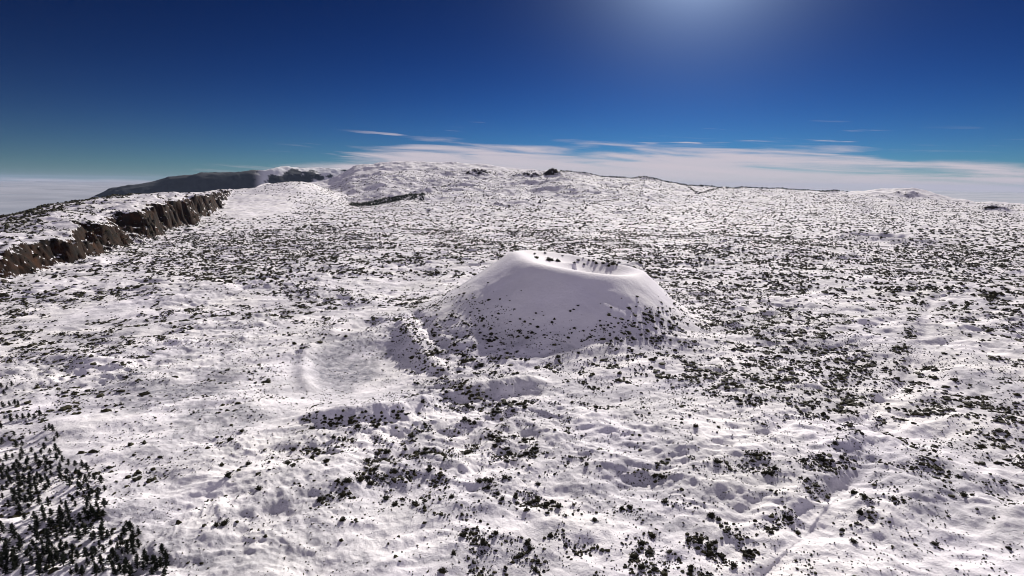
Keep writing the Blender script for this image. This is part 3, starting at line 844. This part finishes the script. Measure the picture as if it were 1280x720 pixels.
ok = np.ones(len(rest), bool)
q = near[rest]; sq = sz[rest]
acc(*scatter_mesh('s', q, sq * 0.85, sq * 0.75, ICO2, 0.32, 601, None))
acc(*scatter_mesh('s', mid, szm, szm * 0.75, ICO1, 0.35, 602, None))
nt_n = 34000
r_t = (150 ** 1.7 + g.uniform(0, 1, nt_n) * (650 ** 1.7 - 150 ** 1.7)) ** (1 / 1.7); a_t = g.uniform(-R(50), R(50), nt_n)
xt, yt = r_t * np.sin(a_t), r_t * np.cos(a_t)
kp = (fbm(xt, yt, 35, 3, 431) + g.uniform(-0.3, 0.3, nt_n) > -0.02) & (np.hypot(xt - CONE_X, yt - CONE_Y) > 150)
xt, yt, r_t = xt[kp], yt[kp], r_t[kp]
st_ = g.uniform(0.10, 0.34, len(xt)) * (0.7 + r_t / 500)
acc(*scatter_mesh('s', np.stack([xt, yt, height(xt, yt)], -1), st_, st_ * 1.1, ICO1, 0.4, 605, None))
P = BAND[2]; s3 = np.clip(np.exp(g.normal(0.45, 0.4, len(P))), 0.7, 3.6)
acc(*scatter_mesh('s', P, s3, s3 * 0.8, ICO1, 0.35, 603, None))
P = BAND[3]; s4 = np.clip(np.exp(g.normal(1.05, 0.4, len(P))), 1.4, 6.5)
acc(*scatter_mesh('s', P, s4, s4 * 0.7, ICO1, 0.35, 604, None))


# scrub along edges: (pixel line, level, count, spread m, size)
def strip(px_line, n, spread, size, z=0.0, seed=0):
    gg = np.random.default_rng(700 + seed)
    L_ = PL(px_line, z); seg = np.hypot(*(L_[1:] - L_[:-1]).T); cum = np.concatenate([[0], np.cumsum(seg)])
    s_ = gg.uniform(0, cum[-1], n)
    x = np.interp(s_, cum, L_[:, 0]) + gg.normal(0, spread, n); y = np.interp(s_, cum, L_[:, 1]) + gg.normal(0, spread, n)
    zz = height(x, y)
    ss = size * gg.uniform(0.6, 1.4, n)
    acc(*scatter_mesh('s', np.stack([x, y, zz], -1), ss, ss * 0.8, ICO1, 0.35, 800 + seed, None))


strip([(545, 253), (640, 251), (700, 252)], 260, 8, 4.0, 0, 1)
strip([(775, 249), (810, 250), (850, 253), (872, 257), (900, 254), (930, 252)], 520, 9, 4.5, 0, 2)
strip([(1095, 535), (1130, 552), (1165, 585), (1185, 605)], 90, 2.5, 0.9, 0, 3)
strip([(375, 525), (420, 530), (470, 528), (505, 520)], 110, 3.0, 1.1, 0, 4)
strip([(1225, 372), (1248, 370)], 40, 5, 3.4, 0, 5)
strip([(560, 495), (580, 492), (640, 507), (660, 505)], 90, 4, 1.4, 0, 6)
strip([(500, 400), (515, 425), (535, 452), (520, 455)], 70, 4, 1.2, 0, 7)
strip([(700, 213), (730, 218), (770, 222), (805, 221), (830, 226)], 10, 8, 4.0, 0, 9)
strip([(150, 400), (125, 420), (100, 445), (60, 462)], 90, 4, 1.2, 0, 8)
def strip_d(ctrl, n, spread, size, seed):
    """scrub along an edge given as (photo x, distance)"""
    gg = np.random.default_rng(seed)
    q = []
    for px_, dist in ctrl:
        d_ = ray(px_, 250); q.append(np.array(d_[:2]) / math.hypot(*d_[:2]) * dist)
    L_ = np.array(q); seg = np.hypot(*(L_[1:] - L_[:-1]).T); cum = np.concatenate([[0], np.cumsum(seg)])
    s_ = gg.uniform(0, cum[-1], n)
    x = np.interp(s_, cum, L_[:, 0]) + gg.normal(0, spread, n); y = np.interp(s_, cum, L_[:, 1]) + gg.normal(0, spread, n)
    ss = size * gg.uniform(0.5, 1.5, n)
    acc(*scatter_mesh('s', np.stack([x, y, height(x, y)], -1), ss, ss * 0.9, ICO1, 0.35, seed, None))


strip_d([(-60, 1700), (0, 1870), (60, 2240), (100, 2590), (160, 3330), (200, 3850)], 1300, 9, 4.0, 851)
strip_d([(-60, 1540), (0, 1680), (60, 2020), (110, 2450), (150, 2900)], 420, 16, 3.4, 852)
strip_d([(-40, 1430), (20, 1550), (70, 1860), (110, 2150)], 240, 22, 3.2, 853)
me_ = mesh_np('shrubs', np.concatenate(vs_), np.concatenate(fs_), False, M_SHRUB)
o = bpy.data.objects.new('shrubs', me_); COL.objects.link(o)
tag(o, 'countless small dark shrubs dotting the snowy plain', 'scrub', kind='stuff')
print('shrub verts', len(me_.vertices), time.time() - T0)


# ---------------------------------------------------------------- far-off woods
def far_wood(label, quads, n, hgt, seed):
    """distant conifers, each a small ragged cone, standing in a strip: (photo x, y, distance) corners"""
    gg = np.random.default_rng(seed)
    pts_ = []
    for (xa, ya, da), (xb, yb, db), width in quads:
        pa_ = ray(xa, ya); pb_ = ray(xb, yb)
        A = np.array(pa_[:2]) / math.hypot(*pa_[:2]) * da; B = np.array(pb_[:2]) / math.hypot(*pb_[:2]) * db
        m_ = int(n * math.hypot(*(B - A)) / 1000) + 10
        t = gg.uniform(0, 1, m_); q = A[None] * (1 - t[:, None]) + B[None] * t[:, None]
        rad = q / np.linalg.norm(q, axis=1)[:, None]
        q = q + rad * gg.uniform(-0.5, 0.5, m_)[:, None] * width + gg.normal(0, 3, q.shape)
        pts_.append(q)
    q = np.concatenate(pts_); zz = height(q[:, 0], q[:, 1])
    n_ = len(q); K = 6
    ang = gg.uniform(0, 6.28, n_)[:, None] + np.arange(K) * 2 * math.pi / K
    hh = hgt * gg.uniform(0.65, 1.3, n_); rr_ = hh[:, None] * 0.3 * gg.uniform(0.6, 1.25, (n_, K))
    ringv = np.stack([q[:, None, 0] + rr_ * np.cos(ang), q[:, None, 1] + rr_ * np.sin(ang), zz[:, None] + hh[:, None] * gg.uniform(0.0, 0.25, (n_, K))], -1)
    top = np.stack([q[:, 0], q[:, 1], zz + hh], -1)[:, None]
    V = np.concatenate([ringv, top], 1).reshape(-1, 3)
    Fc = np.array([(k, (k + 1) % K, K) for k in range(K)])
    F_ = (Fc[None] + (np.arange(n_) * (K + 1))[:, None, None]).reshape(-1, 3)
    o = bpy.data.objects.new('forest', mesh_np('forest', V, F_, False, M_NEEDLE)); COL.objects.link(o)
    tag(o, label, 'forest', kind='stuff')


far_wood('flat dark wood lying below the highest snowy mountain', [((436, 233, 3650), (530, 227, 3750), 330)], 1700, 13, 41)
far_wood('dark tree line running along the crest right of the rocky knob', [((700, 213, 5380), (770, 222, 5100), 40), ((770, 222, 5080), (805, 221, 5080), 50), ((805, 221, 5080), (832, 227, 5080), 60),
         ((832, 227, 5080), (870, 233, 5250), 40), ((870, 233, 5250), (960, 236, 5620), 30), ((960, 236, 5620), (1060, 240, 5980), 60)], 300, 13, 42)

# ---------------------------------------------------------------- pines
def pine_meshes(seed):
    gg = np.random.default_rng(seed)
    H = 1.0
    # trunk: tapered eight-sided, slightly bent, with stub limbs
    V, Fc = [], []
    n = 8; lv = 7
    bend = gg.uniform(-0.03, 0.03, 2)
    for i in range(lv):
        t = i / (lv - 1); r = 0.026 * (1 - t) ** 0.8 + 0.003
        for k in range(n):
            a = 2 * math.pi * k / n
            V.append((bend[0] * t * t + r * math.cos(a), bend[1] * t * t + r * math.sin(a), t * 0.96 * H - 0.03))
    for i in range(lv - 1):
        for k in range(n):
            a0 = i * n + k; a1 = i * n + (k + 1) % n
            Fc.append((a0, a1, a1 + n, a0 + n))
    crown_c, crown_s = [], []
    nb = 34
    for b in range(nb):
        t = 0.16 + 0.82 * (b / (nb - 1)) ** 0.9
        a = b * 2.4 + gg.uniform(-.4, .4)
        ln = (0.27 * (1 - t) ** 0.75 + 0.025) * gg.uniform(0.65, 1.25)
        z0 = t * H; up = gg.uniform(-0.1, 0.25) * ln
        cx, cy = bend[0] * t * t, bend[1] * t * t
        e = np.array([cx + ln * math.cos(a), cy + ln * math.sin(a), z0 + up])
        s0 = np.array([cx, cy, z0 - 0.03])
        # limb
        d = e - s0; pr = np.cross(d, (0, 0, 1.0)); pr = pr / (np.linalg.norm(pr) + 1e-9) * 0.006
        u = np.array([0, 0, 0.006]); bi = len(V)
        V.extend([tuple(s0 + pr), tuple(s0 - pr), tuple(s0 + u), tuple(s0 * .15 + e * .85)])
        Fc.extend([(bi, bi + 1, bi + 3, bi + 3), (bi + 1, bi + 2, bi + 3, bi + 3), (bi + 2, bi, bi + 3, bi + 3)])
        m = max(3, int(ln * 60))
        for q_ in range(m):
            f = gg.uniform(0.15, 1.05)
            crown_c.append(s0 * (1 - f) + e * f + gg.normal(0, 0.016, 3)); crown_s.append(gg.uniform(0.03, 0.055))
    V = np.array(V)
    tri = []
    for f in Fc:
        tri.append((f[0], f[1], f[2]))
        if f[3] != f[2]: tri.append((f[0], f[2], f[3]))
    tr = mesh_np('trunk', V, np.array(tri), False, M_BARK)
    cc = np.array(crown_c); cs = np.array(crown_s)
    # each needle clump: five small triangles splayed out
    K = 8
    d = gg.normal(size=(len(cc), K, 3)); d /= np.linalg.norm(d, axis=2)[..., None]; d[..., 2] = d[..., 2] * 0.55 + 0.15
    s = np.cross(d, gg.normal(size=d.shape)); s /= np.linalg.norm(s, axis=2)[..., None]
    sc = cs[:, None, None]
    p0 = cc[:, None, :] - s * sc * 0.5; p1 = cc[:, None, :] + s * sc * 0.5; p2 = cc[:, None, :] + d * sc * 1.45
    CV = np.stack([p0, p1, p2], 2).reshape(-1, 3)
    cr = mesh_np('crown', CV, np.arange(len(CV)).reshape(-1, 3), False, M_NEEDLE)
    return tr, cr


PINES = [pine_meshes(900 + i) for i in range(6)]
# where the wood stands, as seen in the photograph
zone = [(0, 575), (60, 556), (82, 572), (125, 598), (130, 610), (155, 632), (168, 660), (200, 690), (222, 722), (0, 760)]


def inside(px, py, poly):
    c = False; j = len(poly) - 1
    for i in range(len(poly)):
        (xi, yi), (xj, yj) = poly[i], poly[j]
        if (yi > py) != (yj > py) and px < (xj - xi) * (py - yi) / (yj - yi) + xi: c = not c
        j = i
    return c


pine_px = [(2, 486), (9, 488), (15, 484), (5, 494), (12, 508), (4, 510), (19, 506), (23, 508), (6, 524), (14, 527), (22, 525), (29, 524), (36, 523),
           (43, 524), (50, 522), (57, 539), (62, 537), (66, 540), (58, 552), (72, 548), (68, 553), (2, 536), (3, 556), (12, 552), (20, 560), (28, 558),
           (18, 546), (28, 570), (40, 566), (45, 572), (52, 569), (35, 577), (58, 580)]
tries = 0
while len(pine_px) < 285 and tries < 60000:
    tries += 1
    px_, py_ = g.uniform(0, 225), g.uniform(560, 722)
    if not inside(px_, py_, zone): continue
    if any((px_ - a) ** 2 + ((py_ - b) * 1.4) ** 2 < 6.9 ** 2 for a, b in pine_px): continue
    if perlin(np.array([px_ / 42.0]), np.array([py_ / 30.0]), 9)[0] < -0.25: continue
    pine_px.append((px_, py_))
placed_p = []
for px_, py_ in pine_px:
    p = cone_pt(px_, py_); placed_p.append((p, px_, py_))
wood = [i for i, q_ in enumerate(placed_p) if q_[2] >= 560]
W_RIGHT = max(wood, key=lambda i: placed_p[i][1]); W_TOP = min(wood, key=lambda i: placed_p[i][2]); W_LOW = max(wood, key=lambda i: placed_p[i][2] * 2 - placed_p[i][1])
rows3 = [i for i, q_ in enumerate(placed_p) if 516 <= q_[2] < 560]; T_RIGHT = max(rows3, key=lambda i: placed_p[i][1])
out3 = [i for i, q_ in enumerate(placed_p) if q_[2] < 516]; O_TOP = min(out3, key=lambda i: placed_p[i][2]); O_RIGHT = max(out3, key=lambda i: placed_p[i][1])
for i, (p, px_, py_) in enumerate(placed_p):
    tr, cr = PINES[int(g.integers(0, 6))]
    h_ = 2.6 + 3.0 * g.beta(2.2, 2.0) * (0.85 if py_ < 560 else 1.0)
    e = bpy.data.objects.new('pine_tree', None); COL.objects.link(e)
    e.location = (p[0], p[1], p[2] - 0.1); e.rotation_euler = (g.uniform(-.04, .04), g.uniform(-.04, .04), g.uniform(0, 6.28))
    e.scale = (h_ * g.uniform(1.05, 1.5), h_ * g.uniform(1.05, 1.5), h_); e.empty_display_size = 0.5
    if py_ < 516:
        lab, gr_ = 'small pine in the outlying clump at the far end of the wood', 'pines of the far outlying clump'
    elif py_ < 560:
        lab, gr_ = 'small pine in the thin rows just beyond the dense pine wood', 'pines in the thin rows beyond the wood'
    elif px_ < 70 and py_ < 620: lab, gr_ = 'dark pine in the upper left part of the dense wood', 'pines of the upper left wood'
    elif px_ < 70 and py_ < 675: lab, gr_ = 'dark pine on the left side of the dense wood, midway down', 'pines of the left side of the wood'
    elif px_ < 80: lab, gr_ = 'dark pine in the bottom left corner of the dense wood', 'pines of the bottom left corner'
    elif py_ < 640: lab, gr_ = 'dark pine on the upper right edge of the dense wood beside open snow', 'pines of the upper right edge'
    elif px_ < 150: lab, gr_ = 'dark pine in the lower middle of the dense wood', 'pines of the lower middle of the wood'
    else: lab, gr_ = 'dark pine on the tapering lower right tip of the wood', 'pines of the lower right tip'
    if i == W_RIGHT: lab = 'last pine at the very end of the lower right tip of the wood'
    elif i == W_TOP: lab = 'topmost pine of the dense wood where the thin rows begin'
    elif i == W_LOW: lab = 'lowest pine in the bottom left corner of the wood'
    elif i == T_RIGHT: lab = 'pine standing farthest right in the thin rows beyond the wood'
    elif i == O_TOP: lab = 'topmost pine of the outlying clump at the left edge'
    elif i == O_RIGHT: lab = 'pine farthest right in the outlying clump at the left edge'
    tag(e, lab, 'pine tree', gr_)
    for nm, m_ in (('trunk', tr), ('crown', cr)):
        c = bpy.data.objects.new(nm, m_); COL.objects.link(c); c.parent = e
print('pines', len(placed_p), time.time() - T0)

# ---------------------------------------------------------------- thin mountain air
m, nt, N, L = mat_new('haze')
out = N.new('ShaderNodeOutputMaterial'); pv = N.new('ShaderNodeVolumePrincipled')
pv.inputs['Color'].default_value = (0.47, 0.58, 0.82, 1); pv.inputs['Density'].default_value = 0.6e-5; pv.inputs['Anisotropy'].default_value = 0.0
L.new(pv.outputs[0], out.inputs['Volume'])
HV = np.array([(x, y, z) for z in (-1400, 700) for y in (-95000, 95000) for x in (-95000, 95000)], float)
HF = np.array([(0, 1, 3, 2), (4, 6, 7, 5), (0, 4, 5, 1), (2, 3, 7, 6), (0, 2, 6, 4), (1, 5, 7, 3)])
o = bpy.data.objects.new('haze', mesh_np('haze', HV, HF[:, ::-1], False, m)); COL.objects.link(o)
tag(o, 'thin blue haze of distance', 'haze', kind='stuff')
